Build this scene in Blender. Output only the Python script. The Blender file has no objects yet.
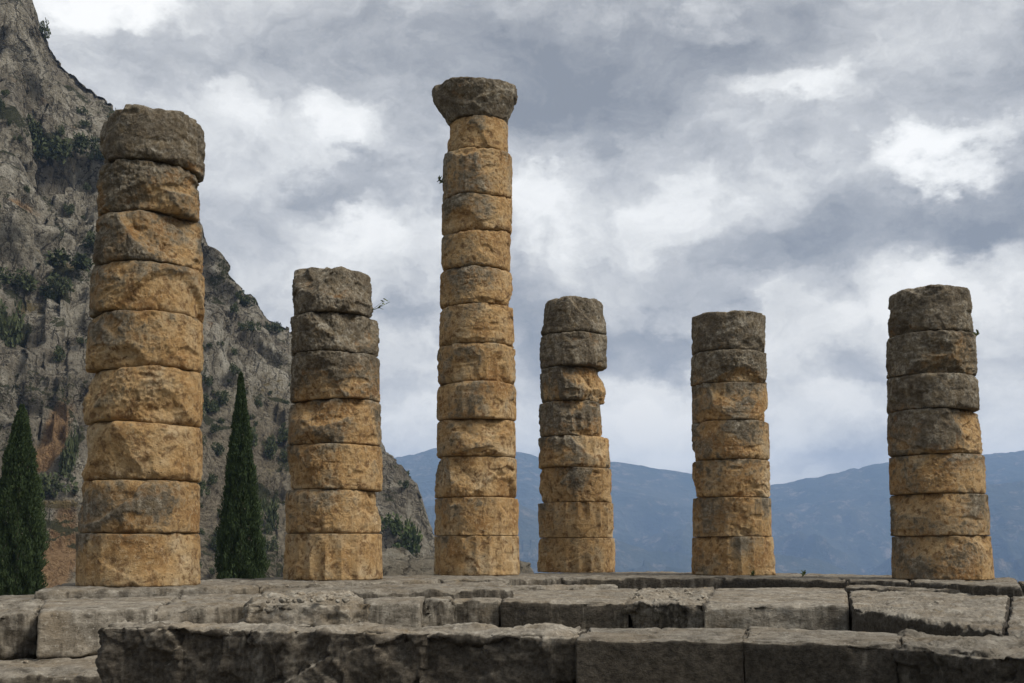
import bpy, math
import numpy as np
from mathutils import Vector

R = math.radians
rs = np.random.RandomState
scene = bpy.context.scene
COL = scene.collection

# ------------------------------------------------------------------ camera model
F = 1150.0                      # focal length in pixels of a 1024 wide frame
PITCH = R(7.0)
HOR = 548.0                     # row of the horizon
PY = HOR - F * math.tan(PITCH)  # principal row
EYE = 0.56                      # camera height above the stylobate (z = 0)


def ray(px, py):
    xc = (px - 512.0) / F
    yc = -(py - PY) / F
    return np.array([xc, math.cos(PITCH) - yc * math.sin(PITCH), math.sin(PITCH) + yc * math.cos(PITCH)])


def at(px, py, Y):
    d = ray(px, py)
    t = Y / d[1]
    return np.array([d[0] * t, Y, EYE + d[2] * t])


def on(px, py, z):
    d = ray(px, py)
    t = (z - EYE) / d[2]
    return np.array([d[0] * t, d[1] * t, z])


# ------------------------------------------------------------------ noise (numpy)
_r = rs(7)
PERM = _r.permutation(256).astype(np.int64)
GR = _r.normal(size=(256, 3))
GR /= np.linalg.norm(GR, axis=1)[:, None]
OFF = _r.rand(256, 3)


def _h(x, y, z):
    return PERM[(PERM[(PERM[x & 255] + y) & 255] + z) & 255]


def perlin(p):
    i = np.floor(p).astype(np.int64)
    f = p - i
    u = f * f * f * (f * (f * 6 - 15) + 10)
    out = 0
    for dx in (0, 1):
        wx = u[:, 0] if dx else 1 - u[:, 0]
        for dy in (0, 1):
            wy = u[:, 1] if dy else 1 - u[:, 1]
            for dz in (0, 1):
                wz = u[:, 2] if dz else 1 - u[:, 2]
                g = GR[_h(i[:, 0] + dx, i[:, 1] + dy, i[:, 2] + dz)]
                d = (f[:, 0] - dx) * g[:, 0] + (f[:, 1] - dy) * g[:, 1] + (f[:, 2] - dz) * g[:, 2]
                out = out + wx * wy * wz * d
    return out * 1.5


def fbm(p, octv=4, gain=0.5):
    s, a = 0, 1.0
    for k in range(octv):
        s = s + a * perlin(p * (2.03 ** k) + 17.3 * k)
        a *= gain
    return s


def ridged(p, octv=3, gain=0.5):
    s, a = 0, 1.0
    for k in range(octv):
        s = s + a * (1 - 2.2 * np.abs(perlin(p * (2.03 ** k) + 31.7 * k)))
        a *= gain
    return s


def worley(p, full=False):
    i = np.floor(p).astype(np.int64)
    f1 = np.full(len(p), 9.0)
    f2 = np.full(len(p), 9.0)
    cid = np.zeros(len(p)); cen = np.zeros_like(p)
    for dx in (-1, 0, 1):
        for dy in (-1, 0, 1):
            for dz in (-1, 0, 1):
                h = _h(i[:, 0] + dx, i[:, 1] + dy, i[:, 2] + dz)
                q = i + np.array([dx, dy, dz]) + OFF[h]
                d = np.linalg.norm(p - q, axis=1)
                n1 = d < f1
                f2 = np.where(n1, f1, np.minimum(f2, d))
                cid = np.where(n1, h / 255.0, cid)
                f1 = np.where(n1, d, f1)
                if full: cen = np.where(n1[:, None], q, cen)
    return (f1, f2, cid, cen) if full else (f1, f2, cid)


def sstep(a, b, x):
    t = np.clip((x - a) / (b - a), 0, 1)
    return t * t * (3 - 2 * t)


# ------------------------------------------------------------------ mesh helpers
def mesh_np(name, v, faces, mat, parent=None, attrs=None, smooth=True):
    """faces: list of int arrays (n,3) or (n,4)"""
    me = bpy.data.meshes.new(name)
    v = np.asarray(v, dtype=np.float32)
    me.vertices.add(len(v))
    me.vertices.foreach_set('co', v.ravel())
    faces = [np.asarray(f, dtype=np.int32) for f in faces if len(f)]
    nl = sum(f.size for f in faces)
    npoly = sum(len(f) for f in faces)
    me.loops.add(nl)
    me.polygons.add(npoly)
    me.loops.foreach_set('vertex_index', np.concatenate([f.ravel() for f in faces]))
    tot = np.concatenate([np.full(len(f), f.shape[1], np.int32) for f in faces])
    start = np.concatenate([[0], np.cumsum(tot)[:-1]]).astype(np.int32)
    me.polygons.foreach_set('loop_start', start)
    me.polygons.foreach_set('use_smooth', np.full(npoly, smooth))
    me.update(calc_edges=True)
    me.validate()
    for k, a in (attrs or {}).items():
        at_ = me.attributes.new(k, 'FLOAT', 'POINT')
        at_.data.foreach_set('value', np.asarray(a, dtype=np.float32))
    if mat is not None:
        me.materials.append(mat)
    o = bpy.data.objects.new(name, me)
    COL.objects.link(o)
    if parent is not None:
        o.parent = parent
    return o


def tag(o, label=None, cat=None, group=None, kind=None):
    if label: o['label'] = label
    if cat: o['category'] = cat
    if group: o['group'] = group
    if kind: o['kind'] = kind
    return o


def empty(name, loc):
    o = bpy.data.objects.new(name, None)
    o.empty_display_size = 0.3
    COL.objects.link(o)
    o.location = loc
    return o


def vnormals(v, quads):
    n = np.zeros_like(v)
    a = v[quads[:, 2]] - v[quads[:, 0]]
    b = v[quads[:, 3]] - v[quads[:, 1]]
    fn = np.cross(a, b)
    for k in range(4):
        np.add.at(n, quads[:, k], fn)
    n /= np.maximum(np.linalg.norm(n, axis=1)[:, None], 1e-9)
    return n


def grid_quads(nr, nc, wrap=False):
    """rows x cols vertex grid"""
    i = np.arange(nr - 1)[:, None]
    j = np.arange(nc if wrap else nc - 1)[None, :]
    j2 = (j + 1) % nc
    return np.stack([i * nc + j, i * nc + j2, (i + 1) * nc + j2, (i + 1) * nc + j], -1).reshape(-1, 4)


# ------------------------------------------------------------------ materials
class NT:
    def __init__(self, name):
        self.m = bpy.data.materials.new(name)
        self.m.use_nodes = True
        self.t = self.m.node_tree
        self.b = self.t.nodes['Principled BSDF']

    def n(self, kind, **kw):
        return node(self.t, kind, **kw)

    def l(self, a, b):
        self.t.links.new(a, b)


def node(t, kind, **kw):
    nd = t.nodes.new(kind)
    ins = kw.pop('ins', {})
    for k, v in kw.items():
        setattr(nd, k, v)
    for k, v in ins.items():
        if hasattr(v, 'is_output') or isinstance(v, bpy.types.NodeSocket):
            t.links.new(v, nd.inputs[k])
        else:
            nd.inputs[k].default_value = v
    return nd


def noise(t, vec, scale, detail=4, rough=0.55, dist=0.0):
    return node(t, 'ShaderNodeTexNoise', ins={'Vector': vec, 'Scale': scale, 'Detail': detail, 'Roughness': rough, 'Distortion': dist})


def ramp(t, fac, stops, interp='LINEAR'):
    r = node(t, 'ShaderNodeValToRGB', ins={'Fac': fac})
    cr = r.color_ramp
    cr.interpolation = interp
    while len(cr.elements) < len(stops):
        cr.elements.new(0.5)
    for e, (p, c) in zip(cr.elements, stops):
        e.position = p
        e.color = (c, c, c, 1) if isinstance(c, (int, float)) else (*c, 1)
    return r.outputs['Color']


def math_(t, op, a, b=0.0, c=None, clamp=False):
    nd = node(t, 'ShaderNodeMath', operation=op, use_clamp=clamp)
    for i, v in enumerate((a, b) if c is None else (a, b, c)):
        if isinstance(v, bpy.types.NodeSocket):
            t.links.new(v, nd.inputs[i])
        else:
            nd.inputs[i].default_value = v
    return nd.outputs[0]


def mix(t, fac, a, b, blend='MIX'):
    nd = node(t, 'ShaderNodeMix', data_type='RGBA', blend_type=blend)
    for i, v in ((0, fac), (6, a), (7, b)):
        if isinstance(v, bpy.types.NodeSocket):
            t.links.new(v, nd.inputs[i])
        elif i == 0:
            nd.inputs[i].default_value = v
        else:
            nd.inputs[i].default_value = (*v, 1)
    return nd.outputs[2]


def attr(t, name):
    return node(t, 'ShaderNodeAttribute', attribute_name=name).outputs['Fac']


def mapped(t, vec, scale):
    return node(t, 'ShaderNodeMapping', ins={'Vector': vec, 'Scale': scale}).outputs[0]


def bump(t, height, strength, dist, normal=None):
    nd = node(t, 'ShaderNodeBump', ins={'Height': height, 'Strength': strength, 'Distance': dist})
    if normal is not None:
        t.links.new(normal, nd.inputs['Normal'])
    return nd.outputs[0]


def column_stone():
    w = NT('weathered_ochre_limestone'); t = w.t
    pos = w.n('ShaderNodeNewGeometry').outputs['Position']
    wear, lich = attr(t, 'wear'), attr(t, 'lichen')
    n1 = noise(t, pos, 1.6, 6, 0.6).outputs[0]
    n2 = noise(t, pos, 7.0, 8, 0.65, 0.3).outputs[0]
    n3 = noise(t, pos, 13.0, 9, 0.82).outputs[0]
    n4 = noise(t, mapped(t, pos, (5, 5, 1.0)), 1.6, 6, 0.65).outputs[0]
    base = ramp(t, n1, [(0.34, (0.33, 0.185, 0.072)), (0.46, (0.49, 0.312, 0.138)), (0.56, (0.515, 0.358, 0.185)), (0.66, (0.58, 0.45, 0.28))])
    base = mix(t, ramp(t, n2, [(0.38, 1.0), (0.50, 0.0)]), base, (0.22, 0.130, 0.060))
    base = mix(t, ramp(t, n3, [(0.52, 0.0), (0.61, 0.75)]), base, (0.60, 0.45, 0.26))
    n5 = noise(t, pos, 2.7, 5, 0.6, 0.5).outputs[0]
    base = mix(t, math_(t, 'MULTIPLY', ramp(t, n3, [(0.36, 0.9), (0.465, 0.0)]), ramp(t, n5, [(0.40, 0.25), (0.56, 1.0)])), base, (0.13, 0.075, 0.036))
    # vertical run-off streaks
    base = mix(t, ramp(t, n4, [(0.55, 0.0), (0.7, 0.45)]), base, (0.15, 0.095, 0.05))
    # grey lichen crust
    g = ramp(t, noise(t, pos, 11.0, 9, 0.85).outputs[0], [(0.37, (0.030, 0.026, 0.019)), (0.45, (0.120, 0.107, 0.083)), (0.52, (0.245, 0.222, 0.175)), (0.58, (0.39, 0.36, 0.29)), (0.65, (0.55, 0.52, 0.44))])
    g = mix(t, ramp(t, n2, [(0.45, 0.0), (0.62, 0.6)]), g, (0.175, 0.130, 0.070))
    lm = math_(t, 'ADD', math_(t, 'MULTIPLY', n2, 0.9), math_(t, 'MULTIPLY', n1, 0.55))
    lm = math_(t, 'ADD', lm, math_(t, 'MULTIPLY', lich, 0.62))
    lm = math_(t, 'SUBTRACT', lm, math_(t, 'MULTIPLY', wear, 0.16))
    lm = math_(t, 'ADD', lm, math_(t, 'MULTIPLY', math_(t, 'SUBTRACT', n3, 0.5), 0.35))
    lm = ramp(t, math_(t, 'SUBTRACT', lm, 0.55), [(0.33, 0.0), (0.52, 0.93)])
    g = mix(t, ramp(t, n5, [(0.44, 0.70), (0.56, 0.0)]), g, mix(t, ramp(t, n3, [(0.45, 0.0), (0.6, 1.0)]), (0.036, 0.031, 0.024), (0.15, 0.132, 0.10)))
    col = mix(t, lm, base, g)
    # dark pits and cracks
    v = node(t, 'ShaderNodeTexVoronoi', ins={'Vector': pos, 'Scale': 17.0, 'Randomness': 1.0})
    pit = ramp(t, v.outputs['Distance'], [(0.10, 1.0), (0.26, 0.0)])
    pit = math_(t, 'MULTIPLY', pit, ramp(t, n2, [(0.5, 0.0), (0.6, 1.0)]))
    col = mix(t, math_(t, 'MULTIPLY', pit, 0.55), col, (0.06, 0.035, 0.018))
    w.l(col, w.b.inputs['Base Color'])
    w.b.inputs['Roughness'].default_value = 0.93
    w.b.inputs['Specular IOR Level'].default_value = 0.2
    h = math_(t, 'ADD', math_(t, 'MULTIPLY', n2, 0.7), math_(t, 'MULTIPLY', n3, 0.9))
    h = math_(t, 'SUBTRACT', h, math_(t, 'MULTIPLY', pit, 0.25))
    w.l(bump(t, h, 1.0, 0.085), w.b.inputs['Normal'])
    return w.m


def grey_stone():
    w = NT('grey_limestone_block'); t = w.t
    geo = w.n('ShaderNodeNewGeometry'); pos = geo.outputs['Position']
    nz = node(t, 'ShaderNodeSeparateXYZ', ins={0: geo.outputs['Normal']}).outputs[2]
    tone, dark = attr(t, 'tone'), attr(t, 'dark')
    n1 = noise(t, pos, 1.3, 6, 0.6, 0.4).outputs[0]
    n2 = noise(t, mapped(t, pos, (4, 2.4, 7)), 1.4, 8, 0.68).outputs[0]
    n3 = noise(t, pos, 22.0, 9, 0.8).outputs[0]
    st = noise(t, mapped(t, pos, (9, 9, 0.9)), 1.0, 5, 0.6).outputs[0]
    base = ramp(t, n2, [(0.34, (0.085, 0.074, 0.058)), (0.46, (0.195, 0.174, 0.140)), (0.56, (0.265, 0.240, 0.196)), (0.68, (0.38, 0.352, 0.295))])
    base = mix(t, ramp(t, n1, [(0.45, 0.0), (0.65, 0.55)]), base, (0.19, 0.145, 0.09))
    base = mix(t, ramp(t, n3, [(0.36, 0.85), (0.45, 0.0)]), base, (0.055, 0.048, 0.038))
    base = mix(t, ramp(t, n3, [(0.56, 0.0), (0.64, 0.7)]), base, (0.46, 0.435, 0.375))
    # streaked water stain on flanks, plus their side shade put into the colour
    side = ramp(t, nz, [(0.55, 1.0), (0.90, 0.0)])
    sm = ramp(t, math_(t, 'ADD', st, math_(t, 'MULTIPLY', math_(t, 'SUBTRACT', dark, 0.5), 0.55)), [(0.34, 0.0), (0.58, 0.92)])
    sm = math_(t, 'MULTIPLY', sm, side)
    stain_shade = mix(t, ramp(t, n3, [(.40, 0.0), (.60, 1.0)]), (0.024, 0.020, 0.015), (0.076, 0.065, 0.050))
    col = mix(t, sm, base, stain_shade)
    col = mix(t, 1.0, col, node(t, 'ShaderNodeCombineColor', ins={0: tone, 1: tone, 2: tone}).outputs[0], 'MULTIPLY')
    # ochre lichen spots on top
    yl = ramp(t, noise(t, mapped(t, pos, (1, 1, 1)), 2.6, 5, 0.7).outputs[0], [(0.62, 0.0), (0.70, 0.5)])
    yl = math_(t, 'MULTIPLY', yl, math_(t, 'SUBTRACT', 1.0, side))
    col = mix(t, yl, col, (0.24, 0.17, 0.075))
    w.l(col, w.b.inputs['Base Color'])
    w.b.inputs['Roughness'].default_value = 0.92
    w.b.inputs['Specular IOR Level'].default_value = 0.2
    h = math_(t, 'ADD', math_(t, 'MULTIPLY', n2, 0.8), math_(t, 'MULTIPLY', n3, 0.35))
    w.l(bump(t, h, 1.0, 0.06), w.b.inputs['Normal'])
    return w.m


def cliff_mat():
    w = NT('cliff_limestone'); t = w.t
    pos = w.n('ShaderNodeNewGeometry').outputs['Position']
    org, veg, grass, scree = attr(t, 'ochre'), attr(t, 'scrub'), attr(t, 'grass'), attr(t, 'scree')
    n1 = noise(t, pos, 0.035, 6, 0.6).outputs[0]
    st = noise(t, mapped(t, pos, (0.30, 0.30, 0.07)), 1.0, 9, 0.72, 0.6).outputs[0]
    n3 = noise(t, pos, 0.75, 7, 0.75).outputs[0]
    base = ramp(t, st, [(0.34, (0.060, 0.055, 0.042)), (0.41, (0.28, 0.25, 0.19)), (0.50, (0.44, 0.40, 0.315)), (0.62, (0.62, 0.58, 0.485))])
    base = mix(t, ramp(t, n1, [(0.45, 0.0), (0.62, 0.6)]), base, (0.185, 0.155, 0.115))
    base = mix(t, ramp(t, n3, [(0.37, 0.9), (0.455, 0.0)]), base, (0.060, 0.055, 0.043))
    wv_ = node(t, 'ShaderNodeVectorMath', operation='ADD', ins={0: mapped(t, pos, (0.16, 0.16, 0.075)), 1: node(t, 'ShaderNodeVectorMath', operation='SCALE', ins={0: noise(t, pos, 0.12, 6, 0.65).outputs['Color'], 'Scale': 1.5}).outputs[0]}).outputs[0]
    ve = node(t, 'ShaderNodeTexVoronoi', feature='DISTANCE_TO_EDGE', ins={'Vector': wv_, 'Scale': 1.0}).outputs['Distance']
    ck = ramp(t, ve, [(0.01, 0.85), (0.055, 0.0)])
    base = mix(t, math_(t, 'MULTIPLY', ck, math_(t, 'MULTIPLY', st, 1.5, clamp=True)), base, (0.045, 0.041, 0.033))
    gm = ramp(t, math_(t, 'ADD', scree, math_(t, 'MULTIPLY', math_(t, 'SUBTRACT', n3, 0.5), 1.2)), [(0.4, 0.0), (0.6, 0.85)])
    base = mix(t, gm, base, ramp(t, n3, [(0.40, (0.12, 0.095, 0.06)), (0.58, (0.36, 0.31, 0.225))]))
    om = ramp(t, math_(t, 'ADD', org, math_(t, 'MULTIPLY', math_(t, 'SUBTRACT', st, 0.5), 1.5)), [(0.4, 0.0), (0.75, 0.85)])
    base = mix(t, om, base, ramp(t, n3, [(0.35, (0.20, 0.11, 0.05)), (0.6, (0.47, 0.295, 0.145))]))
    gr = ramp(t, math_(t, 'ADD', grass, math_(t, 'MULTIPLY', math_(t, 'SUBTRACT', n3, 0.5), 1.3)), [(0.45, 0.0), (0.65, 0.8)])
    base = mix(t, gr, base, (0.19, 0.145, 0.055))
    vm = ramp(t, math_(t, 'ADD', veg, math_(t, 'MULTIPLY', math_(t, 'SUBTRACT', n3, 0.5), 1.5)), [(0.5, 0.0), (0.62, 0.92)])
    base = mix(t, vm, base, mix(t, n3, (0.030, 0.036, 0.016), (0.085, 0.090, 0.042)))
    w.l(base, w.b.inputs['Base Color'])
    w.b.inputs['Roughness'].default_value = 0.95
    w.b.inputs['Specular IOR Level'].default_value = 0.1
    h = math_(t, 'ADD', math_(t, 'MULTIPLY', st, 1.0), math_(t, 'MULTIPLY', n3, 0.8))
    h = math_(t, 'SUBTRACT', h, math_(t, 'MULTIPLY', ck, 0.25))
    w.l(bump(t, h, 1.0, 6.0), w.b.inputs['Normal'])
    return w.m


def leaf_mat(name, dark, light, scale):
    w = NT(name); t = w.t
    pos = w.n('ShaderNodeNewGeometry').outputs['Position']
    rnd = attr(t, 'tint')
    n = noise(t, pos, scale, 3, 0.6).outputs[0]
    f = math_(t, 'ADD', math_(t, 'MULTIPLY', n, 0.6), math_(t, 'MULTIPLY', rnd, 0.45))
    w.l(ramp(t, f, [(0.25, dark), (0.75, light)]), w.b.inputs['Base Color'])
    w.b.inputs['Roughness'].default_value = 0.8
    w.b.inputs['Specular IOR Level'].default_value = 0.2
    return w.m


def range_mat():
    w = NT('far_wooded_slope'); t = w.t
    pos = w.n('ShaderNodeNewGeometry').outputs['Position']
    n1 = noise(t, pos, 0.0018, 9, 0.65).outputs[0]
    n2 = noise(t, pos, 0.009, 8, 0.75).outputs[0]
    base = ramp(t, n1, [(0.35, (0.030, 0.040, 0.022)), (0.6, (0.075, 0.078, 0.05))])
    base = mix(t, ramp(t, n2, [(0.54, 0.0), (0.66, 0.8)]), base, (0.27, 0.215, 0.16))
    w.l(base, w.b.inputs['Base Color'])
    w.b.inputs['Roughness'].default_value = 0.95
    w.b.inputs['Specular IOR Level'].default_value = 0.05
    w.l(bump(t, math_(t, 'ADD', n1, math_(t, 'MULTIPLY', n2, 0.4)), 1.0, 140.0), w.b.inputs['Normal'])
    return w.m


def ground_mat():
    w = NT('dry_stony_earth'); t = w.t
    pos = w.n('ShaderNodeNewGeometry').outputs['Position']
    n1 = noise(t, pos, 0.08, 6, 0.6).outputs[0]
    n2 = noise(t, pos, 6.0, 6, 0.7).outputs[0]
    base = ramp(t, n2, [(0.3, (0.07, 0.055, 0.035)), (0.6, (0.17, 0.14, 0.095)), (0.75, (0.28, 0.25, 0.2))])
    base = mix(t, ramp(t, n1, [(0.42, 0.0), (0.6, 0.85)]), base, (0.05, 0.055, 0.022))
    w.l(base, w.b.inputs['Base Color'])
    w.b.inputs['Roughness'].default_value = 0.95
    w.l(bump(t, n2, 0.8, 0.08), w.b.inputs['Normal'])
    return w.m


def bark_mat():
    w = NT('grey_brown_bark'); t = w.t
    pos = w.n('ShaderNodeNewGeometry').outputs['Position']
    n = noise(t, mapped(t, pos, (10, 10, 1.5)), 2.0, 5, 0.65).outputs[0]
    w.l(ramp(t, n, [(0.3, (0.05, 0.038, 0.028)), (0.7, (0.15, 0.12, 0.09))]), w.b.inputs['Base Color'])
    w.b.inputs['Roughness'].default_value = 0.9
    w.l(bump(t, n, 0.8, 0.03), w.b.inputs['Normal'])
    return w.m


M_COL = column_stone()
M_GREY = grey_stone()
M_CLIFF = cliff_mat()
M_RANGE = range_mat()
M_GROUND = ground_mat()
M_BARK = bark_mat()
M_CYP = leaf_mat('cypress_foliage', (0.017, 0.030, 0.011), (0.045, 0.068, 0.025), 2.0)
M_SHRUB = leaf_mat('scrub_foliage', (0.026, 0.036, 0.015), (0.080, 0.092, 0.040), 0.25)
M_SHRUBG = leaf_mat('fresh_green_foliage', (0.030, 0.045, 0.014), (0.085, 0.11, 0.035), 0.25)
M_SPRIG = leaf_mat('sprig_foliage', (0.05, 0.07, 0.025), (0.13, 0.16, 0.06), 20.0)

# ------------------------------------------------------------------ columns
# every column: depth, list of (row of the upper joint, row of the lower joint, left, right at top, left, right at bottom,
#   lichen, top rounding, bottom rounding, break depth, flute depth, joint wave)
COLS = [
    dict(Y=17.54, label='thick leftmost column of nine drums with grey capped top, beside the tall slim cypress', seed=11, pre='c1',
         d=[(107, 160, 104, 203, 102, 203, .95, .13, .08, .10, 0, .05),
            (160, 208, 102.5, 198, 100, 198.5, .62, .08, .06, .16, 0, .06),
            (208, 259, 100, 200, 96.5, 202, .60, .09, .08, .14, 0, .03),
            (259, 310, 95, 203, 93, 203.5, .42, .09, .08, .10, 0, .03),
            (310, 365, 92.5, 202, 88, 201, .25, .07, .06, .13, 0, .05),
            (365, 421, 88.5, 201, 86, 200.5, .12, .06, .08, .16, 0, .03),
            (421, 480, 85, 201, 85, 201, .12, .11, .10, .10, 0, .02),
            (480, 533, 82.5, 198.5, 82, 198, .55, .07, .05, .05, 0, .02),
            (533, 587, 80.5, 198, 79.5, 198, .18, .03, .03, .02, .012, 0)]),
    dict(Y=20.9, label='seven drum column with broken dark top, right of the cypress between two columns', seed=23, pre='c2',
         d=[(264, 309.7, 294, 372, 293.5, 372, 1.0, .07, .05, .22, 0, .03),
            (309.7, 350.7, 292.5, 379, 292, 379, .92, .09, .07, .16, 0, .04),
            (350.7, 398, 292, 379.5, 291, 380.5, .66, .04, .04, .10, 0, .03),
            (398, 443, 290, 381, 289, 381, .46, .05, .06, .12, 0, .02),
            (443, 489, 288, 382, 287, 382, .30, .05, .05, .10, .02, .02),
            (489, 533.4, 286, 381.5, 285.5, 381, .22, .07, .07, .12, .015, .01),
            (533.4, 580, 284.5, 381.5, 284, 382.5, .12, .02, .03, .04, .02, 0)]),
    dict(Y=24.35, label='tallest column of all, the only one still crowned by a flared capital', seed=37, pre='c3',
         d=[(115, 145.7, 448, 508, 447, 508.5, .34, .04, .05, .06, 0, .04),
            (145.7, 193, 443.5, 512.5, 442.5, 512.5, .40, .07, .05, .08, .015, .07),
            (193, 227, 442, 512.5, 441.5, 512, .30, .08, .09, .08, 0, .07),
            (227, 265.6, 441.5, 511.5, 440.5, 510, .24, .08, .09, .08, 0, .04),
            (265.6, 302.5, 440.5, 512, 439.5, 514.5, .36, .10, .08, .12, 0, .04),
            (302.5, 342, 439.5, 514.5, 439, 515, .20, .08, .06, .10, 0, .03),
            (342, 380.8, 438.5, 515, 438, 515, .34, .07, .08, .08, .02, .02),
            (380.8, 418, 437.5, 516, 437, 516, .34, .06, .06, .07, .02, .02),
            (418, 455.7, 437, 515.5, 436.5, 516.5, .22, .07, .06, .12, 0, .01),
            (455.7, 496.9, 436.5, 516.5, 436, 517, .22, .04, .06, .14, .02, .01),
            (496.9, 535.5, 435.5, 518.5, 435, 518.5, .16, .03, .01, .05, .02, 0),
            (535.5, 576, 435, 519, 434.5, 520, .10, .01, .02, .03, .02, 0)]),
    dict(Y=27.2, label='thin eight drum column with jagged bulging third drum, right of the tallest column', seed=41, pre='c4',
         d=[(297.6, 331, 541, 605.5, 540.5, 606, .95, .12, .06, .08, 0, .03),
            (331, 364.8, 540.5, 607, 540, 607, .88, .05, .07, .07, .025, .02),
            (364.8, 400, 540.5, 606, 541.5, 608, .58, .05, .10, .22, .02, .02),
            (400, 434.5, 539.5, 600.5, 539.5, 602, .62, .05, .05, .10, .03, .02),
            (434.5, 467, 539, 608.5, 538.7, 610, .45, .08, .07, .08, .02, .02),
            (467, 502, 539, 611, 539, 612, .28, .03, .05, .10, .035, .01),
            (502, 537.7, 538.7, 612.5, 538.7, 613.5, .16, .015, .015, .03, .04, 0),
            (537.7, 574, 538.2, 614, 538, 615.5, .16, .015, .02, .03, .04, 0)]),
    dict(Y=24.35, label='flat topped column of seven drums standing alone, second from the right', seed=59, pre='c5',
         d=[(312.5, 348.8, 691.5, 765, 692, 764, .90, .05, .07, .06, 0, .02),
            (348.8, 380.9, 691, 766, 691, 765.5, .82, .08, .03, .16, 0, .04),
            (380.9, 419.8, 692, 766, 692, 768, .50, .02, .05, .10, .015, .02),
            (419.8, 458.7, 692, 768, 692, 769, .40, .03, .08, .08, .015, .01),
            (458.7, 496.7, 692.5, 768.5, 692.5, 769, .34, .03, .05, .10, .02, .01),
            (496.7, 536.7, 693, 769.5, 693, 771, .30, .03, .01, .08, .02, .01),
            (536.7, 576, 692.5, 772, 692, 775.5, .26, .02, .02, .05, .02, 0)]),
    dict(Y=21.1, label='rightmost column with sloping dark top and small sprig on its edge', seed=67, pre='c6',
         d=[(286.7, 329.7, 890.5, 968.5, 889.5, 969.5, .88, .12, .05, .14, 0, .03),
            (329.7, 372, 888, 973, 888, 974, .72, .05, .06, .16, 0, .03),
            (372, 408, 888.5, 975, 888.5, 976.5, .92, .06, .05, .10, 0, .02),
            (408, 453, 889, 977, 890, 979, .58, .05, .06, .14, 0, .02),
            (453, 493, 890.5, 981, 892, 983, .36, .05, .05, .10, 0, .01),
            (493, 535.8, 892, 985, 893, 987, .42, .03, .03, .12, 0, .01),
            (535.8, 579, 893.5, 988, 894, 991, .36, .02, .03, .08, 0, 0)]),
]


def joint_wave(th, amp, seed):
    if amp <= 0:
        return th * 0
    p = np.stack([np.cos(th) * 1.1, np.sin(th) * 1.1, np.full_like(th, seed * 3.71)], -1)
    ph = (seed * 2.399) % 6.283
    return amp * (0.9 * perlin(p) + 0.35 * np.cos(th - ph)) + 0.25 * amp * perlin(p * 3)


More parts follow.
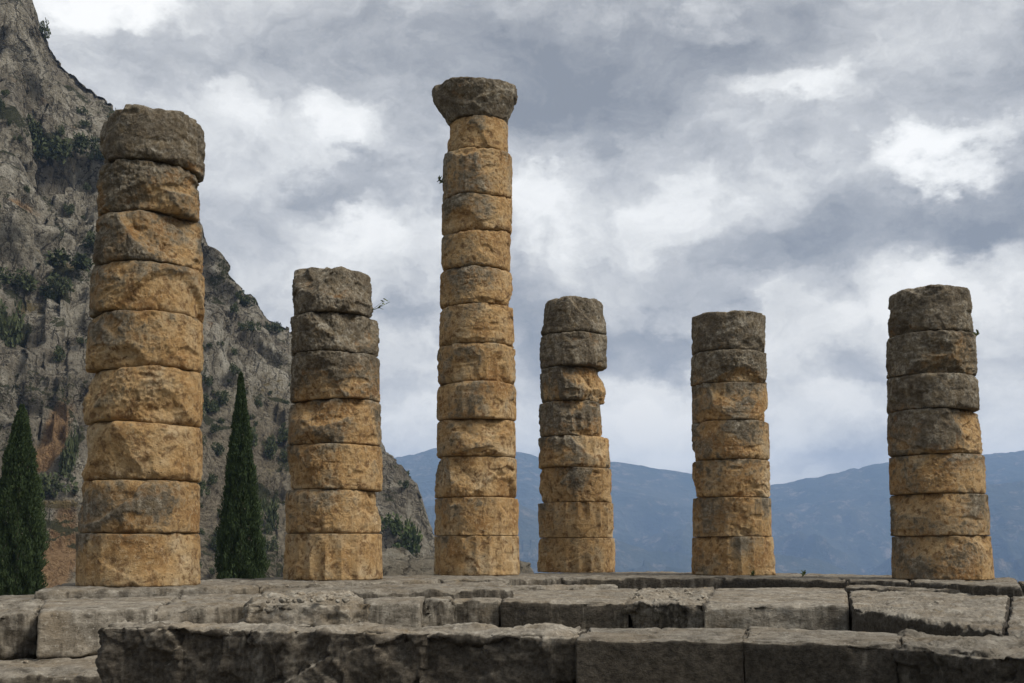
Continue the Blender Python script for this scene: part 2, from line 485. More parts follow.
def make_drum(name, z0, z1, c0, c1, r0, r1, wave0, wave1, s0, s1, lich3, rt, rb, brk, flute, seed, parent, nth, top=False, profile=None):
    """z, centre and radius at bottom (0) and top (1)"""
    lich = lich3[1]
    H = z1 - z0
    nz = max(18, int(H / 0.0150))
    brk = brk * 0.68
    rg = rs(seed)
    th = np.linspace(0, 2 * np.pi, nth, endpoint=False)
    th = th - 0.5 * np.cos(th)          # finer towards the open side of the temple
    s = np.concatenate([[0, .012, .03], np.linspace(.055, .945, nz), [.97, .988, 1]])
    TH, S = np.meshgrid(th, s)
    TH = TH.ravel(); S = S.ravel()
    zlo = z0 + joint_wave(TH, wave0, s0) + 0.004
    zhi = z1 + joint_wave(TH, wave1, s1) - 0.004
    if top:
        q = np.stack([np.cos(TH) * 1.5, np.sin(TH) * 1.5, TH * 0 + seed], -1)
        zhi = zhi + 0.05 * fbm(q, 3) + 0.045
    Z = zlo + (zhi - zlo) * S
    CX = c0[0] + (c1[0] - c0[0]) * S
    CY = c0[1] + (c1[1] - c0[1]) * S
    RR = r0 + (r1 - r0) * S if profile is None else profile(S)
    ex, ey = np.cos(TH), np.sin(TH)
    P = np.stack([CX + RR * ex, CY + RR * ey, Z], -1)
    rad0 = RR.copy()
    so = np.array([seed * 1.37, seed * 2.1, seed * 0.77])
    # belly and low frequency shape
    RR = RR + min(0.022, .008 + brk * .14) * perlin(P * 1.7 + so) + min(.012, .004 + brk * .08) * perlin(P * 4.1 + so)
    # worn flutes
    if flute > 0:
        m = sstep(-0.1, 0.25, perlin(P * 0.9 + so) + 0.02 + 0.5 * sstep(-.25, -.5, ex))
        RR = RR - flute * m * np.abs(np.sin(10 * TH)) * 2.0 + flute * 0.8 * m
    # breaks: planes that cut off the outer skin
    wear = np.zeros(len(TH))
    ncut = int(2 + brk * 22)
    for k in range(ncut):
        a = rg.uniform(0, 2 * np.pi) if k > 1 else rg.uniform(-2.7, -0.45)
        tilt = rg.uniform(-0.75, 0.75)
        n = np.array([math.cos(a) * math.cos(tilt), math.sin(a) * math.cos(tilt), math.sin(tilt)])
        # place the plane through a point just below the surface
        zc = z0 + H * rg.uniform(0.1, 0.9)
        dep = brk * rg.uniform(0.15, 0.75)
        rm = (r0 + r1) / 2 + .01 if profile is None else profile(np.array([(zc - z0) / H]))[0]
        off = (rm - dep) * math.cos(tilt) + (zc - z0 - H / 2) * n[2]
        offn = off + 0.030 * fbm(P * 3.3 + so + k * 9.1, 3) + 0.008 * perlin(P * 14 + so)
        en = ex * n[0] + ey * n[1]
        lim = np.where(en > 0.25, (offn - (Z - z0 - H / 2) * n[2]) / np.maximum(en, 0.25), 9.0)
        cut = np.maximum(RR - lim, 0)
        cut = np.minimum(cut, brk * 1.3)
        RR = RR - cut
        wear = np.maximum(wear, sstep(0.004, 0.05, cut))
    # edge rounding, chipped unevenly
    e = fbm(np.stack([ex * 3, ey * 3, TH * 0 + seed * 1.9], -1), 4, 0.6)
    for dist, r_ in (((1 - S) * H, rt), (S * H, rb)):
        rr = np.maximum(r_ * 1.05 * (1 + 0.8 * e), 0.006)
        x = np.clip(rr - dist, 0, rr)
        RR = RR - (rr - np.sqrt(np.maximum(rr * rr - x * x, 0))) * 0.75
    # chips along edges
    P2 = np.stack([ex * rad0, ey * rad0, Z], -1)
    ed = np.minimum(S, 1 - S) * H
    ch = sstep(0.12, 0.5, perlin(P2 * 4.3 + so + 40)) * np.exp(-(ed / 0.09) ** 2)
    RR = RR - 0.045 * ch
    # surface grain: lumps, pits, horizontal scaling
    f1, f2, cid = worley(P2 * 5.5 + so + 0.6 * perlin(P2 * 6)[:, None])
    act = float(np.clip(0.22 + brk * 7.0, 0.3, 1.0))
    rough = act * (0.5 + 0.8 * sstep(-0.2, 0.4, perlin(P2 * 1.1 + so + 5)) + (0.4 if lich > .5 else 0))
    RR = RR + rough * (0.012 * (0.55 - f1) + 0.016 * (cid - 0.5) * sstep(0.02, 0.15, f2 - f1))
    RR = RR + rough * (0.010 * fbm(P2 * 9 + so, 3, 0.6) + 0.010 * fbm(P2 * 17 + so, 3, .7))
    hol = sstep(0.30, 0.55, perlin(P2 * np.array([2.2, 2.2, 4.5]) + so + 77))
    RR = RR - 0.05 * act * hol
    lay = perlin(P2 * np.array([1.4, 1.4, 11]) + so + 19)
    RR = RR - 0.012 * act * sstep(0.25, 0.45, lay) * sstep(.0, .3, perlin(P2 * .9 + so + 51))
    wear = np.maximum(wear, hol * 0.7)
    RR = RR - np.percentile(RR - rad0, 88)
    V = np.stack([CX + RR * ex, CY + RR * ey, Z], -1)
    nr = len(s)
    quads = grid_quads(nr, nth, wrap=True)
    # caps
    verts = [V]; base = len(V)
    tris = []
    W = [wear]
    cq = []
    for (row, zz) in ((nr - 1, 1), (0, 0)):
        rim = V[row * nth:(row + 1) * nth]
        ctr = rim.mean(0)
        prev = np.arange(row * nth, (row + 1) * nth)
        rings = (0.93, 0.8, 0.6, 0.3)
        for q in rings:
            pts = ctr + (rim - ctr) * q
            pts[:, 2] = rim[:, 2] * q + ctr[2] * (1 - q)
            if zz:
                pts[:, 2] += (0.05 if top else 0.0) * fbm(pts * 2.3 + so, 4) * (1 - q * q) + (0.015 if top else 0.0)
            verts.append(pts); W.append(np.zeros(nth))
            cur = np.arange(base, base + nth); base += nth
            a, b, c, d = prev, np.roll(prev, -1), np.roll(cur, -1), cur
            cq.append(np.stack([a, b, c, d] if zz else [d, c, b, a], -1))
            prev = cur
        verts.append(ctr[None, :] + np.array([[0, 0, 0.015 if (top and zz) else 0]])); W.append(np.zeros(1))
        ci = base; base += 1
        a, b = prev, np.roll(prev, -1)
        c = np.full(nth, ci)
        tris.append(np.stack([a, b, c] if zz else [b, a, c], -1))
    V = np.concatenate(verts)
    W = np.concatenate(W)
    # lichen grows thicker on ledges and the upper half
    sr = (V[:, 2] - z0) / H
    L = np.interp(sr, [0, .4, .6, 1], [(lich + lich3[0]) / 2, lich, lich, (lich + lich3[2]) / 2]) + 0.16 * (sr - 0.5) + 0.30 * perlin(V * 1.3 + so) + .04
    L = L - 0.20 * sstep(-0.1, 0.8, (V[:, 0] - c0[0]) / max(r0, .1)) * (1 if lich < .85 else 0)  # mask tapers off towards the right side of each drum
    if top:
        L = np.maximum(L, 0.95 * (sr > 0.9))
    V = V - np.array(parent.location)
    return mesh_np(name, V, [np.concatenate([quads] + cq), np.concatenate(tris)], M_COL, parent, {'wear': W, 'lichen': L})


COLPOS = []
for ci, c in enumerate(COLS):
    Y = c['Y']
    rows = c['d']
    base = on((rows[-1][4] + rows[-1][5]) / 2, HOR + EYE * F / Y, 0)   # centre of the base
    pb = at((rows[-1][4] + rows[-1][5]) / 2, 575, Y)
    root = empty('temple_column', (pb[0], Y, 0))
    tag(root, c['label'], 'column', 'ruined temple columns', 'thing')
    COLPOS.append((pb[0], Y))
    nth = 300 if ci < 2 else 240

    def zz(py, w):
        return at(512, py, Y - 0.92 * w)[2]
    n = len(rows)
    info = []
    for (yt, yb, lt, rt_, lb, rb_, *_rest) in rows:
        p0, p1 = at(lt, yt, Y), at(rt_, yt, Y)
        q0, q1 = at(lb, yb, Y), at(rb_, yb, Y)
        info.append(((p0[0] + p1[0]) / 2, (p1[0] - p0[0]) / 2, (q0[0] + q1[0]) / 2, (q1[0] - q0[0]) / 2))
    zs = [zz(r[0], info[i][1]) for i, r in enumerate(rows)] + [0.0]
    for i, r in enumerate(rows):
        cxt, rt1, cxb, rb1 = info[i]
        lich, ert, erb, brk, fl, wav = r[6:]
        wtop = 0 if i == 0 else rows[i - 1][11]
        wbot = wav
        if i == n - 1: wbot = 0
        make_drum('drum', zs[i + 1], zs[i], (cxb, Y), (cxt, Y), rb1, rt1, wbot, wtop, c['seed'] + i + 1, c['seed'] + i,
                  (rows[min(i + 1, n - 1)][6], lich, rows[max(i - 1, 0)][6]), ert, erb, brk, fl, c['seed'] * 10 + i, root, nth, top=(i == 0 and ci != 2))
    if ci == 2:   # the capital
        zt, zb = zz(74, 1.05), zs[0]
        Yt = Y
        k = Y / F * 1.02
        xs = np.array([0, .25, .50, .70, .82, .95, 1.0]); hw = np.array([30.5, 34, 39.5, 43.0, 44.0, 44.0, 42.5]) * k

        def prof(S):
            return np.interp(S, xs, hw)
        cc = at(475, 95, Y)[0]
        o = make_drum('capital', zb, zt, (at(478, 115, Y)[0], Y), (at(474, 78, Y)[0], Y), 30 * k, 43 * k, rows[0][11] * 0, 0, 5, 6, (.9, .93, .93), .035, .02, .12, 0, 994, root, 230, top=True, profile=prof)
        o['label'] = 'dark flared capital with chipped rim'


# ------------------------------------------------------------------ stone blocks
def stone_block(name, label, cat, top, thick, seed, rough=0.012, edge=0.05, rubble=0.0, tone=1.0, dark=0.5, res=0.035, group='stone blocks of the temple floor', sag=0.0, cuts=0, fade_u=0.0):
    """top: four world corners, back-left, back-right, front-right, front-left"""
    T = np.array(top, dtype=float)
    for i_, j_ in ((0, 1), (3, 2)):
        e_ = (T[j_] - T[i_]) / np.linalg.norm(T[j_] - T[i_]) * 0.013
        T[i_] -= e_; T[j_] += e_
    ctr = T.mean(0)
    base = np.array([ctr[0], ctr[1], ctr[2] - thick])
    Lu = np.linalg.norm(T[2] - T[3]); Lv = np.linalg.norm(T[0] - T[3]); Lw = thick
    nu = int(np.clip(Lu / res, 6, 260)); nv = int(np.clip(Lv / (res * 1.6), 6, 80)); nw = int(np.clip(Lw / res, 5, 50))
    idx = {}
    pts = []
    quads = []

    def vid(i, j, k):
        key = (i, j, k)
        if key not in idx:
            idx[key] = len(pts); pts.append(key)
        return idx[key]
    for i in range(nu):
        for j in range(nv):
            quads.append((vid(i, j, nw), vid(i + 1, j, nw), vid(i + 1, j + 1, nw), vid(i, j + 1, nw)))
            quads.append((vid(i, j + 1, 0), vid(i + 1, j + 1, 0), vid(i + 1, j, 0), vid(i, j, 0)))
    for i in range(nu):
        for k in range(nw):
            quads.append((vid(i, 0, k), vid(i + 1, 0, k), vid(i + 1, 0, k + 1), vid(i, 0, k + 1)))
            quads.append((vid(i + 1, nv, k), vid(i, nv, k), vid(i, nv, k + 1), vid(i + 1, nv, k + 1)))
    for j in range(nv):
        for k in range(nw):
            quads.append((vid(0, j + 1, k), vid(0, j, k), vid(0, j, k + 1), vid(0, j + 1, k + 1)))
            quads.append((vid(nu, j, k), vid(nu, j + 1, k), vid(nu, j + 1, k + 1), vid(nu, j, k + 1)))
    g = np.array(pts, float)
    u, v, w = g[:, 0] / nu, g[:, 1] / nv, g[:, 2] / nw     # v: 0 front, 1 back
    P = ((1 - u)[:, None] * (1 - v)[:, None] * T[3] + u[:, None] * (1 - v)[:, None] * T[2]
         + u[:, None] * v[:, None] * T[1] + (1 - u)[:, None] * v[:, None] * T[0])
    P[:, 2] -= thick * (1 - w)
    quads = np.array(quads)
    N = vnormals(P, quads)
    so = np.array([seed * 1.31, seed * 0.71, seed * 1.93])
    dd = np.sort(np.stack([np.minimum(u, 1 - u) * Lu, np.minimum(v, 1 - v) * Lv, np.minimum(w, 1 - w) * Lw], -1), axis=1)
    ed = dd[:, 1]
    cor = dd[:, 2]
    topm = sstep(0.3, 0.9, N[:, 2])
    low = 1 - 0.0 * w
    e = fbm(P * 2.6 + so, 4, 0.6)
    rr = np.maximum(edge * (0.7 + 1.2 * e), 0.008) * np.where(np.minimum(w, 1 - w) * Lw <= dd[:, 1] + 1e-9, 1.0, 0.13)
    x = np.clip(rr - ed, 0, rr)
    D = -(rr - np.sqrt(np.maximum(rr * rr - x * x, 0))) * 0.85
    # chips on the arrises
    ch = sstep(0.15, 0.45, perlin(P * 3.1 + so + 9)) * np.exp(-(ed / (0.07 + edge * .5)) ** 2)
    D = D - ch * (0.015 + edge * 0.35) * np.where(np.minimum(w, 1 - w) * Lw <= dd[:, 1] + 1e-9, 1.0, 0.4)
    # grain
    f1, f2, cid = worley(P * np.array([4.0, 4.0, 6.0]) + so + 0.5 * perlin(P * 5)[:, None])
    D = D + rough * (1.0 * fbm(P * 2.4 + so, 4, 0.55) + 0.8 * (cid - .5) * sstep(.02, .12, f2 - f1) + 0.45 * fbm(P * 13, 3, .7))
    # bedding layers that flake off the top
    lay = fbm(P * np.array([1.6, 3.0, 0.5]) + so + 3, 3)
    D = D - topm * rough * 0.8 * (sstep(0.05, 0.12, lay) + sstep(0.30, 0.36, lay) - 0.6)
    cr = np.abs(perlin(P * np.array([0.7, 1.5, 0.3]) + so + 71))
    D = D - topm * 0.022 * (1 - sstep(0.0, 0.025, cr))
    if rubble > 0:
        a1, a2, c2 = worley(P * 7.5 + so)
        b1, b2, c3 = worley(P * 2.3 + so)
        fade = 1 - 0.88 * topm
        Pw = P + 0.12 * np.stack([perlin(P * 3 + so), perlin(P * 3 + so + 50), perlin(P * 3 + so + 90)], -1)
        fac = 0
        for sc_, am_, sl_ in ((np.array([1.25, 1.25, 1.0]), 1.0, .60), (np.array([3.6, 3.6, 4.0]), .30, .6)):
            b1, b2, c3, ce = worley(Pw * sc_ + so + sc_[0], True)
            df = (Pw * sc_ + so + sc_[0] - ce)
            ang_ = c3 * 37.7
            fac = fac + am_ * ((c3 - .55) * .9 + sl_ * (np.cos(ang_) * (df[:, 0] + df[:, 1]) + np.sin(ang_) * df[:, 2]))
        fade = fade * (1 - fade_u * sstep(.5, .95, u))
        D = D + fade * rubble * (fac + 0.22 * fbm(P * 5 + so, 5, .62))
    rg = rs(seed)
    P = P + N * D[:, None]
    for k in range(cuts):
        # broken corners: planes slicing off an upper front or side edge
        a = rg.uniform(-2.6, -0.5)
        tilt = rg.uniform(0.1, 0.9)
        n = np.array([math.cos(a) * math.cos(tilt), math.sin(a) * math.cos(tilt), math.sin(tilt)])
        q = T[3] + (T[2] - T[3]) * rg.uniform(0, 1)
        q = q - np.array([0, 0, rg.uniform(0.02, 0.2) * thick]) + np.array([0, rg.uniform(0.0, 0.10), 0])
        d = (P - q) @ n + 0.05 * fbm(P * 2.7 + so + k * 3, 3)
        loc = np.exp(-(((P - q)[:, :2] ** 2).sum(1)) / (0.55 ** 2))
        P = P - n[None, :] * (np.clip(d, 0, 0.22) * sstep(0.1, 0.5, loc))[:, None]
    t_ = 0.84 * tone * (1 + 0.12 * perlin(P * 0.8 + so))
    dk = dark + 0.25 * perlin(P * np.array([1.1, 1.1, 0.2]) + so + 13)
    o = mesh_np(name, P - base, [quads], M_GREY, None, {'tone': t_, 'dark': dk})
    o.location = base
    tag(o, label, cat, group, 'thing')
    return o


def q(z, *pts):
    return [on(x, y, z) for x, y in pts]


ZA = 0.0
slab = 'paving_stone'
block = 'stone_block'
A = [
    ('pale slab under the thick leftmost column', ((64, 583.5), (216, 579), (258, 586), (36, 590.5)), .3),
    ('long pale slab under the column right of the slim cypress', ((218, 579), (401, 575.6), (440, 579.6), (260, 586)), .3),
    ('slab under the tallest column', ((403, 575.6), (531, 573.2), (561, 577.6), (442, 579.6)), .5),
    ('slab with dark front edge under the thin column right of the tallest', ((533, 573.2), (640, 571.8), (724, 577.8), (563, 577.6)), .7),
    ('dark edged slab under the flat topped column second from right', ((642, 571.8), (802, 573.8), (848, 580), (726, 577.8)), .9),
    ('thin slab between the two columns on the right', ((804, 573.8), (903, 575.6), (911, 581.5), (850, 580)), .55),
    ('cracked slab under the rightmost column', ((905, 575.6), (1015, 578), (1021, 587), (913, 582)), .6),
]
for i, (lab, pts, dk) in enumerate(A):
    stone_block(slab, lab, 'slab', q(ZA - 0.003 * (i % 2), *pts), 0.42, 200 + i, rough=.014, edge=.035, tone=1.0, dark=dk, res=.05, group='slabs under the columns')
stone_block(slab, 'low slab end at the right picture edge beyond the rightmost column', 'slab', q(-.05, (1018, 580.5), (1150, 583), (1190, 600), (1027, 589)), .4, 209, tone=.95, dark=.6, res=.05, group='slabs under the columns')
# terrace one step lower
zb = -0.10
B = [
    ('broken slab with crumbled corner at the left picture edge, level with the smooth grey block', q(zb - .03, (-90, 604), (44, 599), (38, 613), (-110, 621)), .46, dict(rough=.03, edge=.07, rubble=.05, cuts=2, dark=.45)),
    ('smooth grey block with tall bare face at far left, below the leftmost column', q(zb, (45, 599.5), (178, 596), (152, 608.5), (40, 612.2)), .48, dict(rough=.010, edge=.025, tone=1.05, dark=.25)),
    ('chipped grey block behind the rough long front block, left half', q(zb, (180, 596), (276, 592.5), (247, 605), (154, 608.5)), .45, dict(rough=.02, edge=.05, dark=.45, cuts=1)),
    ('crumbled pale rubble block heaped mid terrace, below the broken topped column', q(.02, (262, 593.5), (350, 592), (366, 602), (249, 604)), .5, dict(rough=.04, edge=.16, rubble=.10, tone=1.2, dark=.2, cuts=0, res=.02)),
    ('smooth rounded grey block right of the pale rubble heap', q(-.16, (352, 592), (432, 590), (419, 601), (367, 601.5)), .5, dict(rough=.012, edge=.07, dark=.25)),
    ('small broken dark block left of the streaked grey block below the tallest column', q(-.18, (434, 590), (462, 590), (451, 600), (421, 601)), .5, dict(rough=.03, edge=.10, rubble=.08, dark=.65, cuts=1)),
    ('grey block with vertical pale streaks below the tallest column', q(-.19, (464, 589), (512, 589), (499, 600), (453, 600)), .5, dict(rough=.012, edge=.04, dark=.42, tone=1.05)),
    ('long dark faced block in the middle of the terrace, shaded below the thin column', q(-.20, (514, 588.5), (640, 588.5), (627, 602), (501, 601)), .5, dict(rough=.014, edge=.06, dark=.8)),
    ('shattered rubbly block between the dark faced block and the pale long block', q(-.20, (642, 588.5), (715, 588.5), (702, 604), (629, 602)), .5, dict(rough=.03, edge=.08, rubble=.13, dark=.45, res=.02, tone=1.1, cuts=0)),
    ('long pale block with rounded right end, below the flat topped column', q(-.15, (716, 588), (846, 587), (847, 605), (704, 604.5)), .36, dict(rough=.012, edge=.06, dark=.28, tone=1.05)),
    ('wide worn floor slab beside the recess at right, in front of the rightmost column', q(-.15, (848, 587), (1010, 589), (1004, 632), (853, 609)), .5, dict(rough=.022, edge=.05, dark=.95)),  # high dark value: recess shade put into the flank colour
    ('worn floor slab at the right picture edge', q(-.155, (1013, 589), (1200, 597), (1190, 658), (1006, 632.3)), .5, dict(rough=.024, edge=.05, dark=.85)),
]
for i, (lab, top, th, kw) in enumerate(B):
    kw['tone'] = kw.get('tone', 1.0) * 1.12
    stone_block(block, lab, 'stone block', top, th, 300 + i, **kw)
# fill between the slab course and the terrace blocks
stone_block(slab, 'brownish floor strip in front of the leftmost column', 'slab', q(-.115, (-120, 600), (262, 586), (275, 592.2), (-100, 604.5)), .4, 330, rough=.012, edge=.03, tone=.9, dark=.5, res=.05)
stone_block(slab, 'flat layered floor strip in front of the second and third columns from left', 'slab', q(-.06, (265, 586), (500, 579.2), (512, 588.5), (262, 592.8)), .4, 331, rough=.020, edge=.04, dark=.5, res=.045)
stone_block(slab, 'low ledge with pale broken stones in front of the thin column', 'slab', q(-.15, (500, 580), (608, 578.8), (618, 587), (505, 588)), .35, 332, rough=.03, edge=.07, tone=1.15, dark=.3, res=.04)
stone_block(slab, 'worn floor strip in front of the flat topped column, below its dark slab edge', 'slab', q(-.27, (600, 585), (860, 583.5), (850, 590), (600, 590.5)), .35, 333, rough=.016, edge=.03, dark=.5, res=.05)
stone_block(slab, 'low floor ledge directly in front of the rightmost column slab', 'slab', q(-.10, (846, 582), (1022, 588), (1010, 592), (846, 587.5)), .35, 334, rough=.02, edge=.03, dark=.6, res=.04)
# loose slab low in the left corner
stone_block(slab, 'low tawny slab lying in the bottom left corner', 'slab', q(-.60, (-90, 655), (150, 648), (135, 671), (-80, 677)), .24, 340, rough=.02, edge=.05, tone=1.15, dark=.6)
# front row
zf = -0.09
Fb = [
    ('long rough block at front left with broken rounded left end and paler right end', q(zf, (122, 621), (582, 627.5), (574, 635), (104, 625.5)), .76, dict(rough=.024, edge=.09, rubble=.15, dark=.80, tone=1.35, cuts=0, res=.016, fade_u=.65)),
    ('smooth dark faced front block right of the deep joint', q(zf, (590, 628), (748, 627), (742, 640), (577, 639)), .8, dict(rough=.010, edge=.035, dark=.9, cuts=0, res=.016)),
    ('smooth dark faced front block with notched upper left corner', q(zf, (750, 627), (905, 633), (894, 645.5), (744, 640)), .8, dict(rough=.010, edge=.035, dark=.9, cuts=0, res=.016)),
    ('rough dark front block with broken face at the lower right corner', q(zf, (907, 633), (1110, 640), (1120, 668), (896, 645.7)), .8, dict(rough=.028, edge=.07, rubble=.12, dark=.75, cuts=0, res=.017)),
]
for i, (lab, top, th, kw) in enumerate(Fb):
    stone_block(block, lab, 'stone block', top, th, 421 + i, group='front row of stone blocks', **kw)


# loose stones lying about
def loose_mesh(seed):
    rg = rs(seed)
    n, m = 16, 22
    la = np.linspace(-np.pi / 2, np.pi / 2, n); lo = np.linspace(0, 2 * np.pi, m, endpoint=False)
    LA, LO = np.meshgrid(la, lo, indexing='ij')
    d = np.stack([np.cos(LA) * np.cos(LO), np.cos(LA) * np.sin(LO), np.sin(LA)], -1).reshape(-1, 3)
    r = np.ones(len(d))
    for k in range(14):
        nn = rg.normal(size=3); nn /= np.linalg.norm(nn)
        c = d @ nn
        r = np.minimum(r, np.where(c > .1, rg.uniform(.55, .9) / np.maximum(c, .1), 9))
    r = r * (1 + .10 * fbm(d * 2.2 + seed, 3))
    v = d * r[:, None] * np.array([1, .8, .62])
    return v, grid_quads(n, m, True)


lm = []
for i in range(5):
    v, f = loose_mesh(900 + i)
    lm.append((v, f))
loose_data = {}
GL = 'small loose stones on the temple floor'


def loose(px, py, z, size, rg):
    i = rg.randint(5)
    if i not in loose_data:
        v, f = lm[i]
        o = mesh_np('loose_stone', v, [f], M_GREY, None, {'tone': np.full(len(v), 1.25), 'dark': np.full(len(v), .1)}, smooth=False)
        loose_data[i] = o.data
    else:
        o = bpy.data.objects.new('loose_stone', loose_data[i]); COL.objects.link(o)
    p = on(px, py, z)
    o.location = (p[0], p[1], z + size * .40)
    o.scale = (size, size, size)
    o.rotation_euler = (rg.uniform(-.3, .3), rg.uniform(-.3, .3), rg.uniform(0, 6.28))
    tag(o, 'small pale loose stone lying on the temple floor slabs', 'stone', GL)


rg_ = rs(31)
for _ in range(60):
    u_ = rg_.uniform(); loose(254 + 100 * u_, rg_.uniform(594.5, 603), .03, rg_.uniform(.02, .055), rg_)
for _ in range(26):
    u_ = rg_.uniform(); loose(632 + 70 * u_, rg_.uniform(592, 603), -.21, rg_.uniform(.025, .07), rg_)
for _ in range(16):
    loose(rg_.uniform(508, 605), rg_.uniform(582, 586.5), -.16, rg_.uniform(.03, .08), rg_)
for _ in range(12):
    loose(rg_.uniform(880, 990), rg_.uniform(592, 615), -.165, rg_.uniform(.015, .045), rg_)
for _ in range(10):
    loose(rg_.uniform(150, 420), rg_.uniform(583, 587), -.01, rg_.uniform(.015, .04), rg_)
for _ in range(8):
    loose(rg_.uniform(5, 95), rg_.uniform(655, 668), -.61, rg_.uniform(.012, .035), rg_)

# ------------------------------------------------------------------ ground
def ground_height(X, Y):
    r = np.hypot(X, Y)
    z = np.full_like(r, -0.85)
    far = sstep(30, 80, r)
    z = z - far * 2.6
    right = sstep(-0.25, 0.15, np.arctan2(X, np.maximum(Y, 1e-3)) + 0.05) * (Y > 0)
    z = z - right * (sstep(40, 400, r) * 90 + sstep(300, 4200, r) * 400)
    z = z - (1 - right) * sstep(90, 400, r) * 16
    return z


rad = np.concatenate([[0.0], np.geomspace(2, 11000, 110)])
th = np.linspace(0, 2 * np.pi, 180, endpoint=False)
RG, TG = np.meshgrid(rad[1:], th, indexing='ij')
X = (RG * np.sin(TG)).ravel(); Y = (RG * np.cos(TG)).ravel()
Z = ground_height(X, Y) + 0.03 * perlin(np.stack([X, Y, X * 0], -1) * 1.3) + np.minimum(RG.ravel() / 60, 6) * perlin(np.stack([X, Y, X * 0], -1) / 23) * (RG.ravel() > 32)
V = np.concatenate([np.stack([X, Y, Z], -1), [[0, 0, -0.85]]])
gq = grid_quads(110, 180, True)
ct = np.stack([np.full(180, len(V) - 1), np.roll(np.arange(180), -1), np.arange(180)], -1)
tag(mesh_np('ground', V, [gq[:, ::-1], ct[:, ::-1]], M_GROUND), kind='structure')

# ------------------------------------------------------------------ cliff
sil = np.array([(-900, -560), (-500, -480), (-300, -330), (-100, -150), (0, -40), (13, 0), (22, 28), (35, 50), (66, 82), (94, 100), (106, 112), (150, 165), (200, 226), (212, 252), (245, 292), (272, 322), (290, 328), (330, 382),
                (372, 430), (386, 446), (403, 464), (420, 488), (432, 510), (436, 530), (441, 560), (455, 590), (490, 612)], float)
pxs = np.unique(np.concatenate([np.linspace(-900, -60, 90), np.linspace(-60, 455, 460), np.linspace(455, 490, 12)]))
NF, NB = 430, 40
rowpy = np.interp(pxs, sil[:, 0], sil[:, 1])
Yr = np.interp(pxs, [-900, 0, 200, 436, 490], [470, 430, 415, 395, 380])
Yf = np.interp(pxs, [-900, 0, 120, 300, 436, 490], [200, 215, 225, 250, 330, 350])
jag = 2.2 * perlin(np.stack([pxs * .11, pxs * 0, pxs * 0 + .5], -1)) + 4 * perlin(np.stack([pxs * .035, pxs * 0, pxs * 0 + 3.5], -1))
ridge = np.array([at(px, py, y) for px, py, y in zip(pxs, rowpy + jag, Yr)])
zfoot = np.interp(pxs, [-900, 0, 300, 436, 490], [-22, -22, -26, -34, -40])
a = (pxs - 512) / F / np.cos(PITCH)
tt = np.linspace(0, 1, NF)
uu = np.linspace(0, 1, NB + 1)[1:]
# slope profile: a short scree apron, then steepening cliff
prof = np.where(tt < .16, tt * 0.75, 0.12 + (tt - .16) / .84 * 0.88)
prof = prof + 0.03 * np.sin(tt * 17) * tt * (1 - tt) * 2
Yg = np.concatenate([Yf[None, :] + (Yr - Yf)[None, :] * tt[:, None], Yr[None, :] + uu[:, None] * 260], 0)
Zg = np.concatenate([zfoot[None, :] + (ridge[:, 2] - zfoot)[None, :] * prof[:, None], ridge[:, 2][None, :] - (ridge[:, 2] + 45)[None, :] * uu[:, None] ** 1.3], 0)
ratio = ridge[:, 0] / ridge[:, 1]
Xg = Yg * ratio[None, :]
NR, NC = Yg.shape
P = np.stack([Xg.ravel(), Yg.ravel(), Zg.ravel()], -1)
cq = grid_quads(NR, NC)
N = vnormals(P, cq)
tv = np.concatenate([tt, 1 + uu])
fr = np.repeat(np.clip(np.abs(1 - tv) / 0.30, 0, 1), NC)
fr = sstep(0, 1, fr)
w1 = 0.10 + 0.90 * fr
sc = np.array([1, 1, 0.42])
warp = np.stack([perlin(P / 22 + 3), perlin(P / 22 + 13), perlin(P / 22 + 23)], -1)
Pq = P + warp * 9
d1 = ridged(Pq * sc / 46, 3, 0.55)
d2 = ridged(Pq * sc / 13 + 5, 3, 0.55)
f1, f2, cid = worley(Pq * sc / 7.5)
g1, g2, gid = worley(Pq * np.array([1, 1, .6]) / 2.6)
d4 = ridged(Pq * np.array([1, 1, .16]) / 8.5 + 9, 2, .5)
d5 = sstep(.25, .5, perlin(Pq * np.array([1, .6, .25]) / 17 + 77))
D = w1 * (9.0 * d1 + 3.6 * d2 + 1.8 * d4 - 5 * d5) - 3.5
D = D + (0.3 + .7 * fr) * (2.6 * (cid - .5) + 1.4 * (.5 - f1)) + 0.9 * (gid - .5) + 0.7 * (.5 - g1) + 0.6 * fbm(P / 1.9, 2)
scr = np.exp(-((Xg.ravel() + 75) / 32) ** 2) * sstep(75, 20, Zg.ravel())   # gullies of loose stone
apron = np.repeat(sstep(.22, .08, tv), NC)
D = D * (1 - 0.75 * np.maximum(apron, .6 * np.clip(scr, 0, 1)))
P = P + N * D[:, None] * np.array([1, 1, .8])
